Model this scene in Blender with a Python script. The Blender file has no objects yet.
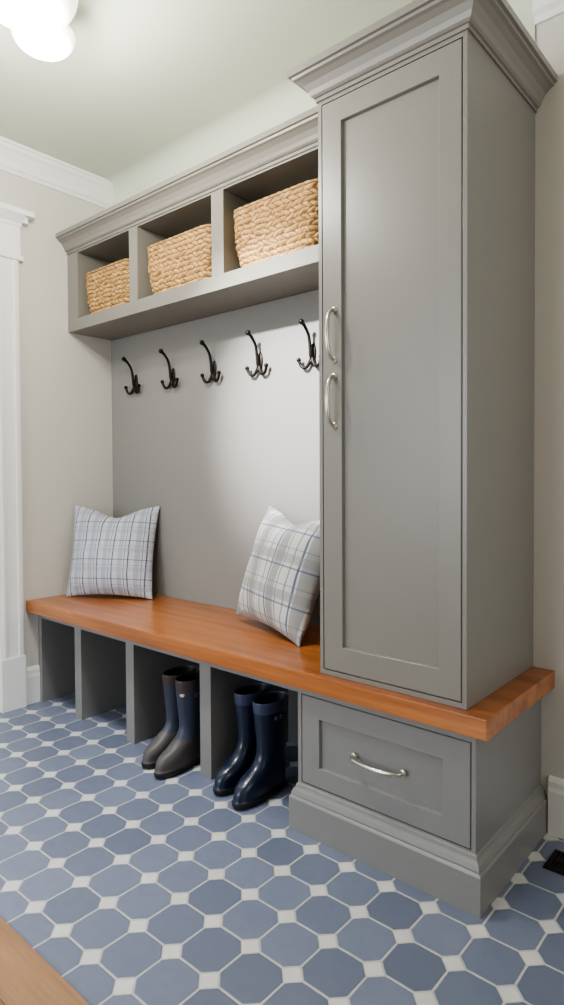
import bpy, bmesh, math, random
from mathutils import Vector, Matrix, noise
random.seed(4)
scene=bpy.context.scene
COL=scene.collection

# ------------------------------------------------------------ materials
def lin(c):
    return tuple(((v/255)/12.92 if v/255<=0.04045 else ((v/255+0.055)/1.055)**2.4) for v in c)+(1,)
class NT:
    def __init__(s,name):
        s.m=bpy.data.materials.new(name); s.m.use_nodes=True
        s.t=s.m.node_tree; s.b=s.t.nodes['Principled BSDF']
    def n(s,ty,**k):
        nd=s.t.nodes.new(ty)
        for a,b in k.items(): setattr(nd,a,b)
        return nd
    def put(s,sock,v):
        if isinstance(v,bpy.types.NodeSocket): s.t.links.new(v,sock)
        else: sock.default_value=v
    def math(s,op,a,b=None,c=None):
        nd=s.n('ShaderNodeMath',operation=op)
        s.put(nd.inputs[0],a)
        if b is not None: s.put(nd.inputs[1],b)
        if c is not None: s.put(nd.inputs[2],c)
        return nd.outputs[0]
    def mix(s,f,a,b,bl='MIX'):
        nd=s.n('ShaderNodeMix',data_type='RGBA',blend_type=bl)
        s.put(nd.inputs[0],f); s.put(nd.inputs[6],a); s.put(nd.inputs[7],b)
        return nd.outputs[2]
    def ramp(s,f,stops):
        nd=s.n('ShaderNodeValToRGB'); s.put(nd.inputs[0],f)
        e=nd.color_ramp.elements
        while len(e)<len(stops): e.new(.5)
        for i,(p,c) in enumerate(stops): e[i].position=p; e[i].color=c
        return nd.outputs[0]
    def smooth(s,v,a,b):
        nd=s.n('ShaderNodeMapRange',interpolation_type='SMOOTHSTEP')
        s.put(nd.inputs[0],v); nd.inputs[1].default_value=a; nd.inputs[2].default_value=b
        return nd.outputs[0]
    def noise(s,vec,scale,detail=3,rough=.5):
        nd=s.n('ShaderNodeTexNoise'); s.put(nd.inputs['Vector'],vec)
        nd.inputs['Scale'].default_value=scale; nd.inputs['Detail'].default_value=detail
        nd.inputs['Roughness'].default_value=rough
        return nd.outputs['Fac']
    def obj(s): return s.n('ShaderNodeTexCoord').outputs['Object']
    def pos(s): return s.n('ShaderNodeNewGeometry').outputs['Position']
    def scale(s,vec,sc):
        nd=s.n('ShaderNodeMapping'); s.put(nd.inputs[0],vec); nd.inputs['Scale'].default_value=sc
        return nd.outputs[0]
    def bump(s,h,st,dist=.002):
        nd=s.n('ShaderNodeBump'); nd.inputs['Strength'].default_value=st; nd.inputs['Distance'].default_value=dist
        s.put(nd.inputs['Height'],h); s.t.links.new(nd.outputs[0],s.b.inputs['Normal'])
    def base(s,c): s.put(s.b.inputs['Base Color'],c)
    def rough(s,v): s.put(s.b.inputs['Roughness'],v)

def paint(name,c,rough=.5,bump=.05,sc=60):
    m=NT(name); p=m.pos()
    n=m.noise(p,1.2,2)
    c=lin(c)
    c2=tuple(v*.95 for v in c[:3])+(1,)
    m.base(m.mix(n,c,c2)); m.rough(rough); m.bump(m.noise(p,sc,3),bump,.001)
    return m.m
M_WALL=paint('wall_paint',(208,205,198),.7)
M_WHITE=paint('white_trim_paint',(238,237,236),.4)
M_CEIL=paint('ceiling_paint',(206,211,195),.75)  # off-white ceiling with the daylight's green tint put into its colour
M_CAB=paint('greige_cabinet_paint',(130,127,122),.36,.03)
M_PANEL=paint('greige_panel_paint',(138,136,133),.42,.03)
M_UP=paint('greige_shelf_paint',(128,125,117),.4,.03)
M_BASE=paint('greige_base_paint',(131,129,128),.4,.03)

def simple(name,c,rough=.5,metal=0,**k):
    m=NT(name); m.base(lin(c)); m.rough(rough); m.b.inputs['Metallic'].default_value=metal
    n=m.noise(m.obj(),k.get('sc',40),2)
    m.bump(n,k.get('bump',.05),.001)
    if 'coat' in k: m.b.inputs['Coat Weight'].default_value=k['coat']
    return m.m
M_IRON=simple('oil_rubbed_bronze',(38,33,31),.42,.7)
M_NICKEL=simple('brushed_nickel',(205,200,190),.28,1)
M_VENT=simple('dark_bronze',(28,24,22),.5,.5)
M_NAVY=simple('navy_rubber',(18,28,54),.34,0,coat=.25,bump=.15,sc=12)
M_NAVY2=simple('navy_rubber_trim',(62,70,96),.4)
M_BROWN=simple('taupe_grey_rubber',(78,73,75),.5,0,bump=.15,sc=12)
M_BNAVY=simple('blue_grey_rubber',(54,59,76),.45,0,bump=.2,sc=12)
M_BTRIM=simple('dark_rubber_trim',(66,56,56),.5)
M_LABEL=simple('boot_label',(196,170,158),.5)
M_LABELW=simple('boot_label_white',(190,192,200),.5)
M_SOLE=simple('black_sole_rubber',(24,24,28),.6)

def wood(name,ca,cb,cc,axis=0,rough=.32,plank=None):
    m=NT(name); p=m.pos()
    sc=[14,14,14]; sc[axis]=.9
    v=m.scale(p,tuple(sc))
    n1=m.noise(v,1.0,6,.6)
    sc2=[70,70,70]; sc2[axis]=3
    n2=m.noise(m.scale(p,tuple(sc2)),1.0,4,.7)
    f=m.math('ADD',m.math('MULTIPLY',n1,.7),m.math('MULTIPLY',n2,.3))
    col=m.ramp(f,[(.33,lin(ca)),(.5,lin(cb)),(.68,lin(cc))])
    m.base(col); m.rough(m.math('ADD',m.math('MULTIPLY',n2,.12),rough-.05)); m.bump(n2,.06,.001)
    m.b.inputs['Coat Weight'].default_value=.4; m.b.inputs['Coat Roughness'].default_value=.18
    return m.m
M_WOOD=wood('cherry_wood',(118,66,32),(162,97,51),(190,126,74))
M_WOODF=wood('oak_floor_wood',(112,80,54),(148,110,78),(174,134,98),0,.4)

def tiles():
    m=NT('octagon_tile'); sep=m.n('ShaderNodeSeparateXYZ'); m.put(sep.inputs[0],m.pos())
    P=.1460
    px=m.math('DIVIDE',m.math('ADD',sep.outputs[0],.93+P/2+P*40),P)
    py=m.math('DIVIDE',m.math('ADD',sep.outputs[1],-1.240+P/2+P*40),P)
    a=m.math('ABSOLUTE',m.math('SUBTRACT',m.math('FRACT',px),.5))
    b=m.math('ABSOLUTE',m.math('SUBTRACT',m.math('FRACT',py),.5))
    c=.222
    wob=m.math('MULTIPLY',m.math('SUBTRACT',m.noise(m.pos(),70,2),.5),.014)
    dl=m.math('ADD',m.math('SUBTRACT',.5,m.math('MAXIMUM',a,b)),wob)
    s=m.math('ADD',a,b)
    dd=m.math('ADD',m.math('MULTIPLY',m.math('SUBTRACT',1-c,s),.707),wob)
    dt=m.math('MINIMUM',dl,dd)
    g=.017
    tile=m.smooth(dt,g,g+.02)
    tmask=m.smooth(dt,g,g+.008)
    dot=m.smooth(m.math('MULTIPLY',dd,-1),.004,.014)
    comb=m.n('ShaderNodeCombineXYZ'); m.put(comb.inputs[0],m.math('FLOOR',px)); m.put(comb.inputs[1],m.math('FLOOR',py))
    wn=m.n('ShaderNodeTexWhiteNoise',noise_dimensions='2D'); m.put(wn.inputs['Vector'],comb.outputs[0])
    base=m.ramp(wn.outputs['Value'],[(0,lin((106,113,133))),(.5,lin((118,125,146))),(1,lin((130,137,158)))])
    n=m.noise(m.pos(),22,6,.7)
    base=m.mix(m.math('MULTIPLY',n,.6),base,lin((90,97,116)))
    n3=m.noise(m.pos(),14,4,.6)
    grout=m.mix(n3,lin((170,168,165)),lin((198,196,193)))
    dcol=m.mix(n3,lin((186,184,183)),lin((222,221,220)))
    col=m.mix(tmask,grout,base)
    col=m.mix(dot,col,dcol)
    m.base(col)
    m.rough(m.math('ADD',m.math('MULTIPLY',n,.25),.20))
    h=m.math('ADD',m.math('MAXIMUM',tile,m.math('MULTIPLY',dot,.9)),m.math('MULTIPLY',n,.15))
    m.bump(h,.5,.003)
    return m.m
M_TILE=tiles()

def straw():
    m=NT('woven_seagrass'); o=m.obj()
    at=m.n('ShaderNodeAttribute',attribute_name='strand').outputs['Fac']
    n=m.noise(o,26,3); n2=m.noise(m.scale(o,(60,60,160)),3,4,.7)
    f=m.math('ADD',m.math('MULTIPLY',n,.6),m.math('MULTIPLY',n2,.4))
    c=m.ramp(f,[(.3,lin((150,110,62))),(.5,lin((194,154,98))),(.7,lin((224,192,138)))])
    c=m.mix(m.smooth(at,.15,.75),lin((104,74,40)),c)  # crevice shade between strands painted into the straw colour
    m.base(c)
    m.rough(.7); m.bump(n2,.7,.003)
    return m.m
M_STRAW=straw()
M_STRAWD=simple('basket_inside',(110,80,48),.85)

def plaid(name,basec,vs,hs):
    m=NT(name); sep=m.n('ShaderNodeSeparateXYZ'); m.put(sep.inputs[0],m.obj())
    col=lin(basec)
    for ax,lst in ((0,vs),(2,hs)):
        for (per,off,w,c,st) in lst:
            fr=m.math('FRACT',m.math('DIVIDE',m.math('ADD',sep.outputs[ax],off+10*per),per))
            d=m.math('ABSOLUTE',m.math('SUBTRACT',fr,.5))
            k=m.math('LESS_THAN',d,w/per/2)
            col=m.mix(m.math('MULTIPLY',k,st),col,lin(c),'MIX')
    n=m.noise(m.scale(m.obj(),(400,400,400)),1,2)
    m.base(col); m.rough(.85); m.bump(n,.25,.001)
    m.b.inputs['Sheen Weight'].default_value=.1
    return m.m
M_PL1=plaid('blue_plaid_linen',(190,192,198),
   [(.088,.044,.026,(136,143,168),.55),(.088,0,.007,(54,64,100),.85),(.088,.020,.004,(88,98,130),.85)],
   [(.105,.052,.022,(146,152,174),.4),(.105,0,.005,(64,74,108),.65),(.105,.030,.003,(104,112,140),.5)])
M_PL2=plaid('grey_plaid_linen',(194,193,191),
   [(.15,0,.044,(126,125,127),.68),(.15,.034,.009,(56,72,116),.85),(.15,-.034,.005,(92,98,122),.85),(.15,.072,.007,(114,116,130),.8)],
   [(.15,.02,.038,(136,135,136),.55),(.15,.056,.007,(66,80,120),.7),(.15,-.022,.004,(106,110,128),.65)])

def emis(name,c,st):
    m=NT(name); m.base(lin(c)); m.rough(.3)
    m.b.inputs['Emission Color'].default_value=lin(c); m.b.inputs['Emission Strength'].default_value=st
    return m.m
M_OPAL=emis('opal_glass',(255,248,236),2.0)
M_BRASS=simple('satin_nickel_fixture',(190,186,178),.35,1)

# ------------------------------------------------------------ geometry helpers
def empty(name,loc=(0,0,0)):
    e=bpy.data.objects.new(name,None); e.location=loc; e.empty_display_size=.1; COL.objects.link(e); return e
def finish(name,bm,mats,parent=None,smooth=False,loc=None,recalc=True):
    if recalc: bmesh.ops.recalc_face_normals(bm,faces=bm.faces[:])
    me=bpy.data.meshes.new(name)
    if loc is None:
        xs=[v.co for v in bm.verts]
        lo=Vector((min(v.x for v in xs),min(v.y for v in xs),min(v.z for v in xs)))
        hi=Vector((max(v.x for v in xs),max(v.y for v in xs),max(v.z for v in xs)))
        loc=(lo+hi)/2
    loc=Vector(loc)
    bmesh.ops.translate(bm,verts=bm.verts[:],vec=-loc)
    bm.to_mesh(me); bm.free()
    ob=bpy.data.objects.new(name,me); COL.objects.link(ob)
    ob.location=loc
    for m in (mats if isinstance(mats,(list,tuple)) else [mats]): me.materials.append(m)
    if smooth: 
        for p in me.polygons: p.use_smooth=True
    if parent:
        ob.parent=parent; ob.location=loc-parent.location
    return ob
def addbox(bm,x0,x1,y0,y1,z0,z1,bevel=0):
    r=bmesh.ops.create_cube(bm,size=1)
    vs=r['verts']
    for v in vs:
        v.co=Vector((x0+(v.co.x+.5)*(x1-x0),y0+(v.co.y+.5)*(y1-y0),z0+(v.co.z+.5)*(z1-z0)))
    if bevel:
        es=list({e for v in vs for e in v.link_edges})
        bmesh.ops.bevel(bm,geom=es,offset=bevel,segments=2,affect='EDGES',profile=.7)
def box(name,x0,x1,y0,y1,z0,z1,mat,parent=None,bevel=.0015):
    bm=bmesh.new(); addbox(bm,x0,x1,y0,y1,z0,z1,bevel); return finish(name,bm,mat,parent)
def boxes(name,lst,mat,parent=None,bevel=.0015):
    bm=bmesh.new()
    for b in lst: addbox(bm,*b,bevel)
    return finish(name,bm,mat,parent)
def shaker(name,x0,x1,z0,z1,y,th,fl,fr,ft,fb,rec,mat,parent):
    bm=bmesh.new()
    def ring(a,b,c,d,yy): return [bm.verts.new((p,yy,q)) for p,q in ((a,c),(b,c),(b,d),(a,d))]
    bv=.002
    def ins(k,yy): return ring(x0+fl+k,x1-fr-k,z0+fb+k,z1-ft-k,yy)
    R=[ring(x0,x1,z0,z1,y+th),ring(x0,x1,z0,z1,y+bv),ring(x0+bv,x1-bv,z0+bv,z1-bv,y),
       ins(0,y),ins(.0012,y+.0012),ins(.0035,y+rec)]
    for a,b in zip(R,R[1:]):
        for i in range(4): bm.faces.new((a[i],a[(i+1)%4],b[(i+1)%4],b[i]))
    bm.faces.new(R[-1]); bm.faces.new(R[0][::-1])
    return finish(name,bm,mat,parent)
def sweep(name,path,prof,mat,parent=None,smooth=False):
    """sweep closed profile (out,z) along xy path; outward = right of travel"""
    bm=bmesh.new(); n=len(path); rings=[]
    for i,p in enumerate(path):
        p=Vector(p)
        ds=[]
        if i>0: ds.append((p-Vector(path[i-1])).normalized())
        if i<n-1: ds.append((Vector(path[i+1])-p).normalized())
        ns=[Vector((d.y,-d.x)) for d in ds]
        m=sum(ns,Vector((0,0))).normalized(); k=1/max(.2,m.dot(ns[0]))
        rings.append([bm.verts.new((p.x+m.x*k*o,p.y+m.y*k*o,z)) for o,z in prof])
    for a,b in zip(rings,rings[1:]):
        for j in range(len(prof)):
            bm.faces.new((a[j],a[(j+1)%len(prof)],b[(j+1)%len(prof)],b[j]))
    bm.faces.new(rings[0]); bm.faces.new(rings[-1][::-1])
    return finish(name,bm,mat,parent,smooth)
def catmull(pts,sub=6):
    pts=[Vector(p) for p in pts]; P=[pts[0]*2-pts[1]]+pts+[pts[-1]*2-pts[-2]]; out=[]
    for i in range(1,len(P)-2):
        a,b,c,d=P[i-1:i+3]
        for k in range(sub):
            t=k/sub
            out.append(.5*((2*b)+(c-a)*t+(2*a-5*b+4*c-d)*t*t+(3*b-a-3*c+d)*t**3))
    out.append(pts[-1]); return out
def tube(bm,pts,rads,seg=10,sub=6,flat=1.0,mi=0):
    sp=catmull(pts,sub); n=len(sp)
    rr=catmull([(r,0,0) for r in rads],sub)
    t=(sp[1]-sp[0]).normalized()
    ref=Vector((1,0,0)) if abs(t.x)<.8 else Vector((0,0,1))
    nrm=(ref-t*ref.dot(t)).normalized(); rings=[]
    for i in range(n):
        t=(sp[min(i+1,n-1)]-sp[max(i-1,0)]).normalized()
        nrm=(nrm-t*nrm.dot(t)).normalized(); bi=t.cross(nrm); r=max(.0005,rr[i].x)
        rings.append([bm.verts.new(sp[i]+(nrm*math.cos(k*2*math.pi/seg)+bi*flat*math.sin(k*2*math.pi/seg))*r) for k in range(seg)])
    fs=[]
    for a,b in zip(rings,rings[1:]):
        for k in range(seg): fs.append(bm.faces.new((a[k],a[(k+1)%seg],b[(k+1)%seg],b[k])))
    fs.append(bm.faces.new(rings[0][::-1])); fs.append(bm.faces.new(rings[-1]))
    for f in fs: f.material_index=mi; f.smooth=True
def ball(bm,c,r,sz=(1,1,1),mi=0):
    q=bmesh.ops.create_uvsphere(bm,u_segments=14,v_segments=10,radius=r)
    for v in q['verts']: v.co=Vector((v.co.x*sz[0],v.co.y*sz[1],v.co.z*sz[2]))+Vector(c)
    for f in {f for v in q['verts'] for f in v.link_faces}: f.smooth=True; f.material_index=mi

# ------------------------------------------------------------ dimensions
XL,YW=-3.323,2.218
XR,YF=1.8,-2.4
ZC=2.993
YPAN=2.203
YC=1.679; XCL,XCR=-1.3106,-.7786
ZB,ZBB=.5705,.5097; YB=1.6468; XBR=-.7046
ZCT=2.5046
YUP=1.92

# ------------------------------------------------------------ room
box('floor',XL-.1,XR+.1,.79,YW+.1,-.1,0,M_TILE,bevel=0)
bm=bmesh.new()
y=.788; k=0
while y>YF-.1:
    x=XL-.1-(k*.37)%1.1
    while x<XR+.1:
        x1=min(x+1.4,XR+.1)
        if x1>XL: addbox(bm,max(x,XL-.1),x1-.0015,max(y-.13,YF-.1)+.0015,y,-.1,.006,.0015)
        x+=1.4
    y-=.13; k+=1
finish('floor_hallway_wood',bm,M_WOODF)
box('ceiling',XL-.1,XR+.1,YF-.1,YW+.1,ZC,ZC+.1,M_CEIL,bevel=0)
box('wall_back',XL-.1,XR+.1,YW,YW+.1,0,ZC,M_WALL,bevel=0)
boxes('wall_left',[(XL-.1,XL,1.50,YW+.0,0,ZC),(XL-.1,XL,YF,.62,0,ZC),(XL-.1,XL,.62,1.50,2.40,ZC)],M_WALL,bevel=0)
WX0,WX1,WZ0,WZ1=-3.0,-1.2,.75,2.5
boxes('wall_front',[(XL-.1,WX0,YF-.1,YF,0,ZC),(WX1,XR+.1,YF-.1,YF,0,ZC),(WX0,WX1,YF-.1,YF,0,WZ0),(WX0,WX1,YF-.1,YF,WZ1,ZC)],M_WALL,bevel=0)
boxes('wall_right',[(XR,XR+.1,YF,.5,0,ZC),(XR,XR+.1,1.9,YW,0,ZC),(XR,XR+.1,.5,1.9,0,1.2),(XR,XR+.1,.5,1.9,2.5,ZC)],M_WALL,bevel=0)
def window_frame(name,axis,a0,a1,z0,z1,c):
    L=[]
    w=.05
    def bx(p0,p1,q0,q1):
        if axis=='x': L.append((p0,p1,c-.03,c+.03,q0,q1))
        else: L.append((c-.03,c+.03,p0,p1,q0,q1))
    bx(a0,a0+w,z0,z1);bx(a1-w,a1,z0,z1);bx(a0+w,a1-w,z0,z0+w);bx(a0+w,a1-w,z1-w,z1)
    mid=(a0+a1)/2; bx(mid-.025,mid+.025,z0+w,z1-w)
    zm=(z0+z1)/2; bx(a0+w,mid-.025,zm-.015,zm+.015);bx(mid+.025,a1-w,zm-.015,zm+.015)
    boxes(name,L,M_WHITE)
window_frame('window_1','x',WX0,WX1,WZ0,WZ1,YF-.05)
window_frame('fill_window','y',.5,1.9,1.2,2.5,XR+.05)  # unseen window added to go with the fill from the right

cp=[(0,0),(0,.135),(.010,.135),(.014,.122),(.024,.112),(.034,.080),(.054,.045),(.068,.032),(.072,.018),(.080,.016),(.080,0)]
sweep('trim_1',[(XL,YF),(XL,YW)],[(o,ZC-q) for o,q in cp],M_WHITE)
sweep('trim_2',[(XCR,YW),(XR,YW),(XR,YF),(XL+.08,YF)],[(o*1.2,ZC-q*1.5) for o,q in cp],M_WHITE)
# painted fascia above the built-in with an eased (plastered) corner into the ceiling
bm=bmesh.new(); R=.09; y0=YW-.006
pts=[(y0,2.60),(y0,2.75),(y0,ZC-R)]+[(y0-R+R*math.cos(t),ZC-R+R*math.sin(t)) for t in [i*math.pi/2/12 for i in range(1,13)]]
rr=[[bm.verts.new((x,a,b)) for a,b in pts] for x in (XL+.001,XCR-.001)]
for j in range(len(pts)-1): bm.faces.new((rr[0][j],rr[1][j],rr[1][j+1],rr[0][j+1]))
finish('trim_3',bm,M_CEIL,smooth=True,recalc=False)
bp=[(0,0),(.016,0),(.016,.15),(.013,.165),(.013,.185),(.006,.20),(0,.20)]
sweep('baseboard_back',[(-.722,YW),(XR,YW)],bp,M_WHITE)
sweep('baseboard_left',[(XL,1.625),(XL,1.714)],bp,M_WHITE)
sweep('baseboard_right',[(XR,YW-.02),(XR,YF)],bp,M_WHITE)
d=empty('door_1',(XL,1.06,0))
bm=bmesh.new()
addbox(bm,XL-.06,XL-.02,.625,1.495,.006,2.395,.002)
finish('slab',bm,M_WHITE,d)
for i,(a,b,c,e) in enumerate(((.72,1.02,.2,1.0),(1.10,1.40,.2,1.0),(.72,1.02,1.12,2.26),(1.10,1.40,1.12,2.26))):
    boxes('panel_%d'%(i+1),[(XL-.02,XL-.012,a,b,c,e)],M_WHITE,d,.004)
bm=bmesh.new(); ball(bm,(XL+.035,.70,1.0),.028); tube(bm,[(XL-.02,.70,1.0),(XL+.01,.70,1.0),(XL+.03,.70,1.0)],[.02,.012,.012])
finish('knob',bm,M_NICKEL,d)
t=empty('trim_4',(XL,1.56,0))
for s0,s1,nm in ((1.50,1.625,'a'),(.495,.62,'b')):
    boxes('casing_'+nm,[(XL,XL+.022,s0,s1,.28,2.40),(XL,XL+.028,s0+.012,s0+.03,.28,2.40),(XL,XL+.028,s1-.03,s1-.012,.28,2.40)],M_WHITE,t,.003)
    boxes('plinth_block_'+nm,[(XL,XL+.034,s0-.004,s1+.004,0,.28)],M_WHITE,t,.003)
boxes('header',[(XL,XL+.026,.49,1.635,2.425,2.58),(XL,XL+.036,.48,1.645,2.40,2.425)],M_WHITE,t,.003)
sweep('header_cap',[(XL,.48),(XL,1.64)],[(0,2.58),(.030,2.58),(.034,2.595),(.05,2.61),(.072,2.63),(.076,2.632),(.076,2.66),(0,2.66)],M_WHITE,t)
boxes('cap_return',[(XL,XL+.076,1.64,1.69,2.632,2.66),(XL,XL+.05,1.64,1.665,2.60,2.632)],M_WHITE,t,.002)

# ------------------------------------------------------------ back panel behind hooks
box('back_panel',XL+.001,XCL-.001,YPAN,YW-.001,ZB+.001,2.07,M_PANEL,bevel=0)

# ------------------------------------------------------------ tall storage cabinet
tc=empty('tall_storage_cabinet',(-1.05,1.95,0))
boxes('carcass',[(XCL,XCR,YC+.021,YW-.001,ZB+.001,ZCT)],M_CAB,tc,.001)
boxes('face_frame',[(XCL,XCL+.014,YC,YC+.022,ZB+.001,ZCT),(XCR-.014,XCR,YC,YC+.022,ZB+.001,ZCT),
  (XCL+.014,XCR-.014,YC,YC+.022,2.482,ZCT),(XCL+.014,XCR-.014,YC,YC+.022,ZB+.001,.588)],M_CAB,tc,.001)
shaker('door',XCL+.017,XCR-.017,.591,2.479,YC-.001,.021,.076,.070,.074,.082,.013,M_CAB,tc)
z=ZCT-.01
crown=[(-.02,z),(.006,z),(.006,z+.012),(.012,z+.014),(.018,z+.020),(.024,z+.034),(.036,z+.052),(.052,z+.064),(.062,z+.068),(.064,z+.076),(.073,z+.078),(.073,z+.100),(-.02,z+.100)]
sweep('crown',[(XCL,YW-.008),(XCL,YC),(XCR,YC),(XCR,YW-.001)],crown,M_CAB,tc)
boxes('top_cap',[(XCL+.015,XCR-.015,YC+.015,YW-.008,ZCT,z+.099)],M_CAB,tc,0)
BX0,BX1=-1.412,-.750
boxes('base_carcass',[(BX0,BX1,YC+.021,YW-.001,0,ZBB)],M_BASE,tc,.001)
boxes('base_frame',[(BX0,BX0+.016,YC,YC+.022,.10,ZBB),(BX1-.014,BX1,YC,YC+.022,.10,ZBB),
  (BX0+.016,BX1-.014,YC,YC+.022,.482,ZBB),(BX0+.016,BX1-.014,YC,YC+.022,.10,.168)],M_BASE,tc,.001)
shaker('drawer',BX0+.019,BX1-.017,.171,.479,YC-.001,.021,.075,.085,.070,.066,.013,M_BASE,tc)
pl=[(-.03,0),(.024,0),(.024,.112),(.021,.118),(.018,.120),(.018,.126),(.014,.138),(.006,.148),(.004,.158),(0,.162),(-.03,.162)]
sweep('plinth',[(BX0,YW-.001),(BX0,YC),(BX1,YC),(BX1,YW-.001)],pl,M_BASE,tc)
def pull(name,c,axis,L,mat,parent):
    bm=bmesh.new(); h=L/2
    pts=[(-h,.002),(-h+.001,-.006),(-h+.010,-.024),(-h*.55,-.036),(0,-.041),(h*.55,-.036),(h-.010,-.024),(h-.001,-.006),(h,.002)]
    rads=[.010,.0072,.006,.0064,.0070,.0064,.006,.0072,.010]
    P=[]
    for s,y in pts:
        P.append((c[0]+s,c[1]+y,c[2]) if axis=='x' else (c[0],c[1]+y,c[2]+s))
    tube(bm,P,rads,12,6)
    for s in (-h,h):
        cc=(c[0]+s,c[1]-.002,c[2]) if axis=='x' else (c[0],c[1]-.002,c[2]+s)
        ball(bm,cc,.012,(1,.4,1))
    return finish(name,bm,mat,parent,recalc=False)
pull('handle_upper',(-1.246,YC-.001,1.711),'z',.165,M_NICKEL,tc)
pull('handle_lower',(-1.246,YC-.001,1.493),'z',.165,M_NICKEL,tc)
pull('drawer_handle',(-1.08,YC-.001,.325),'x',.185,M_NICKEL,tc)

# ------------------------------------------------------------ bench
be=empty('storage_bench',(-2.3,1.9,0))
boxes('seat_top',[(XL+.001,XBR,YB,YW-.0005,ZBB+.0005,ZB)],M_WOOD,be,.004)
YD=1.715
divs=[(XL+.001,-3.285),(-2.945,-2.885),(-2.497,-2.435),(-1.975,-1.908)]
boxes('dividers',[(a,b,YD,YW-.02,0,ZBB-.04) for a,b in divs],M_BASE,be,.0015)
boxes('front_rail',[(XL+.001,BX0-.001,YD-.002,YD+.03,ZBB-.042,ZBB)],M_BASE,be,.0015)
boxes('cubby_back',[(XL+.001,BX0-.026,YW-.02,YW-.001,0,ZBB)],M_BASE,be,.001)
boxes('under_top',[(XL+.001,BX0-.001,YD+.03,YW-.021,ZBB-.03,ZBB)],M_BASE,be,.001)

# ------------------------------------------------------------ upper cubby shelf
uc=empty('wall_cubby_shelf',(-2.3,2.07,2.3))
Z0,Z1,Z2=2.0718,2.138,2.5035
XRi=XCL-.001
boxes('bottom_shelf',[(XL+.001,XRi,YUP,YW-.001,Z0,Z1)],M_UP,uc,.0015)
boxes('top_board',[(XL+.001,XRi,YUP+.002,YW-.008,Z2,2.58)],M_UP,uc,.0015)
ud=[(XL+.001,-3.215),(-2.728,-2.657),(-2.107,-2.029),(-1.485,XRi)]
boxes('uprights',[(a,b,YUP,YW-.012,Z1,Z2) for a,b in ud],M_UP,uc,.0015)
boxes('back',[(XL+.001,XRi,YW-.012,YW-.001,Z1,Z2)],M_UP,uc,0)
sweep('crown',[(XL+.001,YUP+.002),(XCL-.075,YUP+.002)],[(o,zz+.018) for o,zz in crown],M_UP,uc)
boxes('crown_end',[(XCL-.0755,XRi,YUP-.03,YUP+.03,ZCT,2.60)],M_UP,uc,0)
boxes('top_cap',[(XL+.001,XRi,YUP+.02,YW-.008,2.58,2.61)],M_UP,uc,0)

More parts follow.
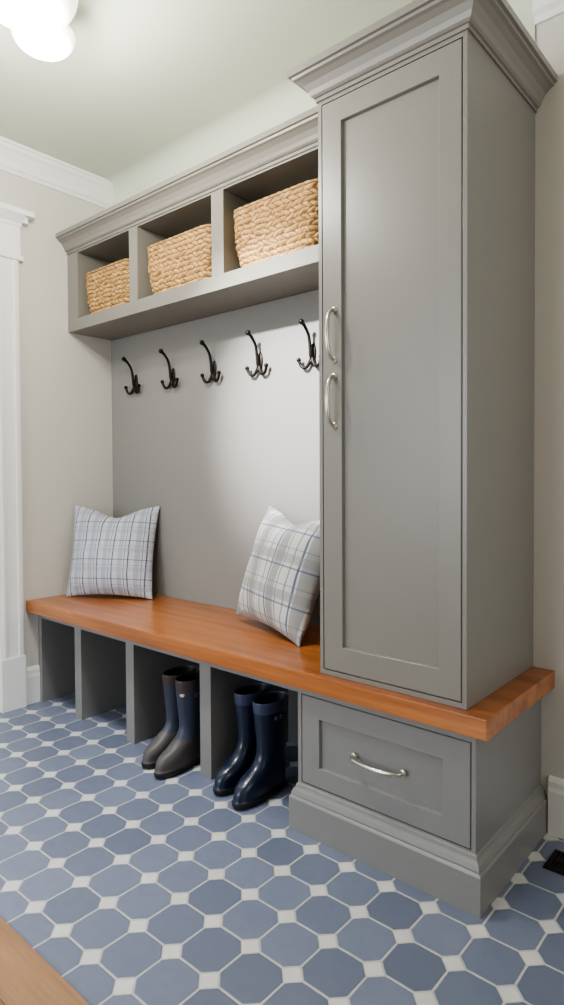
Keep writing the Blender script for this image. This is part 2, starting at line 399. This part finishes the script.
# ------------------------------------------------------------ baskets
def basket(cx,cy,z0,wt,dt,h,seed):
    bm=bmesh.new(); lay=bm.verts.layers.float.new('strand')
    wb,db=wt*.86,dt*.88
    def per(w,d,r,s):
        a,b=w/2-r,d/2-r
        segs=[2*a,math.pi*r/2,2*b,math.pi*r/2,2*a,math.pi*r/2,2*b,math.pi*r/2]
        T=sum(segs); q=(s%1)*T
        i=0
        while q>segs[i] and i<7: q-=segs[i]; i+=1
        if i==0: return Vector((-a+q,-d/2)),Vector((0,-1))
        if i==2: return Vector((w/2,-b+q)),Vector((1,0))
        if i==4: return Vector((a-q,d/2)),Vector((0,1))
        if i==6: return Vector((-w/2,b-q)),Vector((-1,0))
        cc={1:(a,-b,-90),3:(a,b,0),5:(-a,b,90),7:(-a,-b,180)}[i]
        th=math.radians(cc[2])+q/r
        n=Vector((math.cos(th),math.sin(th)))
        return Vector((cc[0],cc[1]))+n*r,n
    rows=int(h/.024); K=7; NU=int(2*(wt+dt)/.040); KU=9
    NS=NU*KU; NV=rows*K
    rings=[]
    def cyc(s,f,row):
        return noise.noise(Vector((math.cos(s*2*math.pi)*f,math.sin(s*2*math.pi)*f,row*7.3+seed*11)))
    for j in range(NV+1):
        fv=j/NV
        w=wb+(wt-wb)*fv; dd=db+(dt-db)*fv
        w+=.014*math.sin(math.pi*fv); dd+=.012*math.sin(math.pi*fv)
        Rr=[]
        for i in range(NS):
            s=i/NS
            fr=fv*rows+.30*cyc(s,6,0.31)*math.sin(math.pi*fv)
            fr=min(max(fr,0),rows-.0001); row=int(fr); lv=fr-row
            slant=(lv-.5)*(.8 if row%2 else -.8)
            ph=s*NU+slant+.5*(row%2)+.55*cyc(s,9,row)
            cellid=math.floor(ph)
            x,n=per(w,dd,.06,s)
            prof=max(0,math.sin(math.pi*lv))**.5
            k=(abs(math.sin(math.pi*ph))**.5)*prof
            rv=noise.noise(Vector((cellid*3.7,row*5.1,seed)))
            amp=.0115*k*(1+.7*rv)
            jit=.003*noise.noise(Vector((s*60,fv*14,seed)))
            q=x+n*(amp+jit)
            vv=bm.verts.new((cx+q.x,cy+q.y,z0+.003+fv*(h-.012)))
            vv[lay]=k*(1+.35*rv)
            Rr.append(vv)
        rings.append(Rr)
    for j in range(1,9):
        a=j/8*math.pi*1.15
        Rr=[]
        for i in range(NS):
            s=i/NS; x,n=per(wt,dt,.06,s)
            bk=abs(math.sin(math.pi*(s*NU*1.0+a*.35)))**.6
            r=.009+.004*bk
            q=x+n*(-.004+math.cos(a)*r+.004)
            vv=bm.verts.new((cx+q.x,cy+q.y,z0+h-.009+math.sin(a)*r)); vv[lay]=.3+.7*bk
            Rr.append(vv)
        rings.append(Rr)
    nouter=len(rings)
    for fv in (.9,.5,.05):
        w=wb+(wt-wb)*fv-.026; dd=db+(dt-db)*fv-.026; Rr=[]
        for i in range(NS):
            x,n=per(w,dd,.05,i/NS); Rr.append(bm.verts.new((cx+x.x,cy+x.y,z0+.012+fv*(h-.02))))
        rings.append(Rr)
    for r,(a,b) in enumerate(zip(rings,rings[1:])):
        for i in range(NS):
            f=bm.faces.new((a[i],a[(i+1)%NS],b[(i+1)%NS],b[i])); f.smooth=True
            f.material_index=0 if r<nouter-1 else 1
    f=bm.faces.new(rings[-1]); f.material_index=1
    bm.faces.new(rings[0][::-1])
    return finish('wicker_basket',bm,[M_STRAW,M_STRAWD],loc=(cx,cy,z0))
basket(-2.980,2.060,Z1+.001,.440,.225,.240,1)
basket(-2.388,2.060,Z1+.001,.495,.225,.255,2)
basket(-1.762,2.060,Z1+.001,.500,.225,.268,3)

# ------------------------------------------------------------ hooks
def hook(x,z):
    y=YPAN
    bm=bmesh.new()
    q=bmesh.ops.create_uvsphere(bm,u_segments=18,v_segments=12,radius=1)
    for v in q['verts']: v.co=Vector((x+v.co.x*.016,y-.001+v.co.y*.009,z+.006+v.co.z*.046))
    for f in bm.faces: f.smooth=True
    tube(bm,[(x,y-.006,z-.030),(x,y-.020,z-.008),(x,y-.026,z+.035),(x,y-.036,z+.080),(x,y-.060,z+.112),(x,y-.082,z+.128)],[.0085,.0088,.0076,.0070,.0074,.009],10,6)
    ball(bm,(x,y-.085,z+.130),.0125)
    for s in (-1,1):
        tube(bm,[(x,y-.012,z-.008),(x+s*.010,y-.016,z-.036),(x+s*.028,y-.020,z-.058),(x+s*.050,y-.024,z-.052),(x+s*.062,y-.028,z-.028)],[.0085,.0082,.0074,.007,.0076],10,6)
        ball(bm,(x+s*.063,y-.029,z-.022),.0108)
    ball(bm,(x,y-.014,z-.034),.011,(1,1,1.3))
    ball(bm,(x,y-.009,z+.040),.005,(1,.6,1))
    for v in bm.verts: v.co.y=min(v.co.y,y-.0006)
    return finish('coat_hook',bm,M_IRON,loc=(x,y,z),recalc=False)
for x in (-3.070,-2.730,-2.400,-2.075,-1.750): hook(x,1.787)

# ------------------------------------------------------------ pillows
def pillow(S,T,mat,bottom,yaw,lean,roll,seed,dip=.035):
    N=44; bm=bmesh.new(); a=S/2
    def co(u,v,side):
        x=a*u*(1-.075*(1-v*v)*abs(u)**1.5); zz=a*v*(1-.075*(1-u*u)*abs(v)**1.5)
        zz-=dip*math.exp(-(u/.42)**2)*max(0,(v+.1)/1.1)**2
        k=max(0,(1-abs(u)**2.6)*(1-abs(v)**2.6))**.62
        nz=noise.noise(Vector((u*2.2,v*2.2,seed)))*.16+noise.noise(Vector((u*5,v*5,seed+3)))*.05
        cr=0
        for cu,cv_ in ((-1,-1),(1,-1),(-1,1),(1,1)):
            du,dv=u-cu,v-cv_; r=math.hypot(du,dv); an=math.atan2(dv,du)
            cr+=math.sin(an*11+seed)*math.exp(-(r/.55)**2)*min(1,r*4)*.08
        yy=side*T*k*(1+nz+cr)
        yy+=.02*math.sin(u*1.7+seed)*v*.6
        return Vector((x,yy,zz))
    g={}
    for sd in (-1,1):
        for i in range(N+1):
            for j in range(N+1):
                if sd==1 and (i in(0,N) or j in (0,N)): g[sd,i,j]=g[-1,i,j]; continue
                u=math.sin((i/N-.5)*math.pi*.96)/math.sin(.48*math.pi); v=math.sin((j/N-.5)*math.pi*.96)/math.sin(.48*math.pi)
                g[sd,i,j]=bm.verts.new(co(u,v,sd))
    for sd in (-1,1):
        for i in range(N):
            for j in range(N):
                q=[g[sd,i,j],g[sd,i+1,j],g[sd,i+1,j+1],g[sd,i,j+1]]
                f=bm.faces.new(q if sd==-1 else q[::-1]); f.smooth=True
    ob=finish('throw_pillow',bm,mat,loc=(0,0,0),recalc=False)
    Mx=Matrix.Rotation(math.radians(yaw),4,'Z')@Matrix.Rotation(math.radians(-lean),4,'X')@Matrix.Rotation(math.radians(roll),4,'Y')
    vs=[Mx@v.co for v in ob.data.vertices]
    mz=min(v.z for v in vs)
    lowc=Mx@Vector((0,0,-a))
    loc=Vector((bottom[0]-lowc.x,bottom[1]-lowc.y,ZB-mz+.0005))
    my=max(v.y for v in vs)+loc.y
    if my>YPAN-.004: loc.y-=my-(YPAN-.004)
    mx=min(v.x for v in vs)+loc.x
    if mx<XL+.004: loc.x+=XL+.004-mx
    ob.matrix_world=Matrix.Translation(loc)@Mx
    return ob
pillow(.52,.088,M_PL1,(-3.02,1.985),30,13,0,1.3,.05)
pillow(.53,.100,M_PL2,(-1.825,1.955),-14,19,4,5.1,.045)

# ------------------------------------------------------------ boots
def boot(x,y,yaw,mats,seed,H=.375,label=False):
    """origin at heel; toe points -Y. mats: shaft, foot, trim, sole, label"""
    bm=bmesh.new(); NSG=36
    Rg=[(0,.006,.276,.042,3),(.003,.001,.286,.047,3),(.026,.000,.290,.049,3),(.028,.004,.287,.0465,3),
        (.031,.006,.282,.0445,1),(.055,.003,.281,.046,1),(.075,.004,.268,.045,1),(.092,.006,.240,.0435,1),
        (.108,.009,.206,.042,1),(.126,.011,.178,.0405,1),(.148,.012,.156,.0400,0),(.175,.008,.148,.042,0),
        (.22,.002,.152,.046,0),(.27,-.002,.159,.0495,0),(H-.035,-.006,.165,.0515,0),
        (H-.033,-.008,.167,.053,2),(H-.002,-.009,.168,.0535,2),(H,-.007,.166,.052,2),(H-.001,-.003,.162,.0485,2),
        (H-.04,.000,.159,.046,3),(.20,.008,.140,.038,3)]
    rings=[]
    for k,(z,s0,s1,hw,mi) in enumerate(Rg):
        c=(s0+s1)/2; A=(s1-s0)/2; ring=[]
        low=max(0,1-z/.11) if z<.11 else 0
        for i in range(NSG):
            th=2*math.pi*i/NSG
            cs,sn=math.cos(th),math.sin(th)
            e=.82 if low>0 else .95
            s=c+A*math.copysign(abs(cs)**e,cs)
            w=hw*math.copysign(abs(sn)**e,sn)
            w*=1-.20*low*math.exp(-((s-.105)/.055)**2)-.10*low*math.exp(-((s-.02)/.05)**2)
            zz=z
            if .03<z<.20: zz+= .005*math.sin(s*70+seed)*min(1,max(0,(z-.06)/.05))
            if z<.004 and .085<s<.13: zz+=.010
            wob=.0025*noise.noise(Vector((cs*2,sn*2,z*14+seed))) if .10<z<H-.04 and k<19 else 0
            ring.append(bm.verts.new((w*(1+wob*14),-s,zz)))
        rings.append(ring)
    for k,(a,b) in enumerate(zip(rings,rings[1:])):
        for i in range(NSG):
            f=bm.faces.new((a[i],a[(i+1)%NSG],b[(i+1)%NSG],b[i])); f.smooth=True
            f.material_index=Rg[k+1][4]
    f=bm.faces.new(rings[0][::-1]); f.material_index=3
    f=bm.faces.new(rings[-1]); f.material_index=3
    bmesh.ops.recalc_face_normals(bm,faces=bm.faces[:])
    def bx(x0,x1,y0,y1,z0,z1,mi):
        before=set(bm.faces)
        addbox(bm,x0,x1,y0,y1,z0,z1,.001)
        for f in set(bm.faces)-before: f.material_index=mi
    bx(.044,.0535,-.110,-.045,H-.072,H-.058,2)
    bx(.048,.0560,-.085,-.072,H-.074,H-.056,2)
    if label: bx(.008,.030,-.162,-.150,H-.066,H-.056,4)
    ob=finish('rubber_boot',bm,mats,loc=(0,0,0),recalc=False)
    ob.location=(x,y,0); ob.rotation_euler=(0,0,math.radians(yaw))
    sd=ob.modifiers.new('sub','SUBSURF'); sd.levels=1; sd.render_levels=1
    return ob
BR=[M_BNAVY,M_BROWN,M_BTRIM,M_SOLE,M_LABEL]
NV=[M_NAVY,M_NAVY,M_NAVY2,M_SOLE,M_LABELW]
boot(-2.205,1.875,2,BR,1.1)
boot(-2.092,1.855,2,BR,2.7,.378,True)
boot(-1.795,1.920,0,NV,3.9,.37)
boot(-1.668,1.895,1,NV,5.2,.37)

# ------------------------------------------------------------ floor vent
bm=bmesh.new()
VX,VY=-.52,2.06
addbox(bm,VX-.15,VX+.15,VY-.06,VY-.045,0,.005,.001);addbox(bm,VX-.15,VX+.15,VY+.045,VY+.06,0,.005,.001)
addbox(bm,VX-.15,VX-.135,VY-.045,VY+.045,0,.005,.001);addbox(bm,VX+.135,VX+.15,VY-.045,VY+.045,0,.005,.001)
for i in range(18):
    xx=VX-.13+i*.0147; addbox(bm,xx,xx+.007,VY-.045,VY+.045,0,.004,0)
addbox(bm,VX-.135,VX+.135,VY-.004,VY+.004,0,.0045,0)
addbox(bm,VX-.135,VX+.135,VY-.045,VY+.045,0,.001,0)
finish('floor_vent',bm,M_VENT)

# ------------------------------------------------------------ ceiling light
cl=empty('ceiling_light',(-2.05,1.05,ZC))
def lathe(name,cx,cy,prof,mat,parent,seg=40):
    bm=bmesh.new(); rings=[]
    for r,z in prof: rings.append([bm.verts.new((cx+r*math.cos(2*math.pi*i/seg),cy+r*math.sin(2*math.pi*i/seg),z)) for i in range(seg)])
    for a,b in zip(rings,rings[1:]):
        for i in range(seg):
            f=bm.faces.new((a[i],a[(i+1)%seg],b[(i+1)%seg],b[i])); f.smooth=True
    bm.faces.new(rings[0]); bm.faces.new(rings[-1])
    return finish(name,bm,mat,parent)
def shade(nm,cx,cy,r,zt,h):
    lathe(nm+'_canopy',cx,cy,[(.05,ZC-.0005),(.05,ZC-.012),(.03,ZC-.02),(.028,zt-.0)],M_BRASS,cl)
    lathe(nm,cx,cy,[(.03,zt)]+[(r*math.cos(a)**.8 if a<1.5 else .004,zt-h*.25-h*.75*math.sin(a)) for a in [x*math.pi/2/12 for x in range(13)]],M_OPAL,cl)
shade('shade_small',-2.148,1.159,.110,2.855,.09)
shade('shade_large',-1.905,.965,.160,2.79,.12)

# ------------------------------------------------------------ lights
def area(name,loc,target,sx,sy,energy,col,spread=180):
    l=bpy.data.lights.new(name,'AREA'); l.shape='RECTANGLE'; l.size=sx; l.size_y=sy; l.energy=energy; l.color=col
    l.spread=math.radians(spread)
    o=bpy.data.objects.new(name,l); COL.objects.link(o); o.location=loc
    o.rotation_euler=(Vector(target)-Vector(loc)).to_track_quat('-Z','Y').to_euler(); return o
area('window_daylight',(-2.1,YF+.03,1.65),(-1.9,2,1.1),1.7,1.7,82,(.84,.92,1.0))
area('side_fill',(XR-.03,1.2,1.85),(-1,1.6,1.8),1.3,1.2,19,(1,.95,.89))  # added fill to brighten the tall cabinet's right side
def spot(name,loc,target,e,ang,blend,rad,col):
    l=bpy.data.lights.new(name,'SPOT'); l.energy=e; l.spot_size=math.radians(ang); l.spot_blend=blend; l.shadow_soft_size=rad; l.color=col
    o=bpy.data.objects.new(name,l); COL.objects.link(o); o.location=loc
    o.rotation_euler=(Vector(target)-Vector(loc)).to_track_quat('-Z','Y').to_euler(); return o
spot('recessed_downlight',(-1.85,.15,ZC-.03),(-1.85,2.2,1.58),1250,30,1.0,.05,(1,.99,.98))
spot('floor_fill_spot',(-2.4,.95,ZC-.03),(-2.35,1.15,0),170,62,1.0,.08,(.90,.95,1.0))  # added spot brightening the floor before the bench, no fixture there
for nm,loc,e in (('shade_lamp_small',(-2.148,1.159,2.66),28),('shade_lamp_large',(-1.905,.965,2.57),38)):
    l=bpy.data.lights.new(nm,'POINT'); l.energy=e; l.shadow_soft_size=.06; l.color=(1,.96,.89)
    o=bpy.data.objects.new(nm,l); COL.objects.link(o); o.location=loc

w=bpy.data.worlds.new('World'); scene.world=w; w.use_nodes=True
w.node_tree.nodes['Background'].inputs[0].default_value=(.75,.88,.80,1); w.node_tree.nodes['Background'].inputs[1].default_value=1.0
try: scene.view_settings.look='AgX - Medium High Contrast'
except Exception as e: print(e)

# ------------------------------------------------------------ camera
f,yaw,pitch,roll,cx,cy=626.4405,40.3387,-1.3082,-.2861,293.7383,488.9734
a,b,r=map(math.radians,(yaw,pitch,roll))
fw0=Vector((-math.sin(a),math.cos(a),0));R0=Vector((math.cos(a),math.sin(a),0));U0=Vector((0,0,1))
fw=fw0*math.cos(b)+U0*math.sin(b);U1=U0*math.cos(b)-fw0*math.sin(b)
Rr=R0*math.cos(r)+U1*math.sin(r);Uu=U1*math.cos(r)-R0*math.sin(r)
cam=bpy.data.cameras.new('camera'); co=bpy.data.objects.new('camera',cam); COL.objects.link(co)
co.matrix_world=Matrix(((Rr.x,Uu.x,-fw.x,0),(Rr.y,Uu.y,-fw.y,0),(Rr.z,Uu.z,-fw.z,1.25),(0,0,0,1)))
cam.sensor_fit='AUTO'; cam.sensor_width=36; cam.lens=f*36/1005
cam.shift_x=(282-cx)/1005; cam.shift_y=(cy-502.5)/1005; cam.clip_start=.05
scene.camera=co
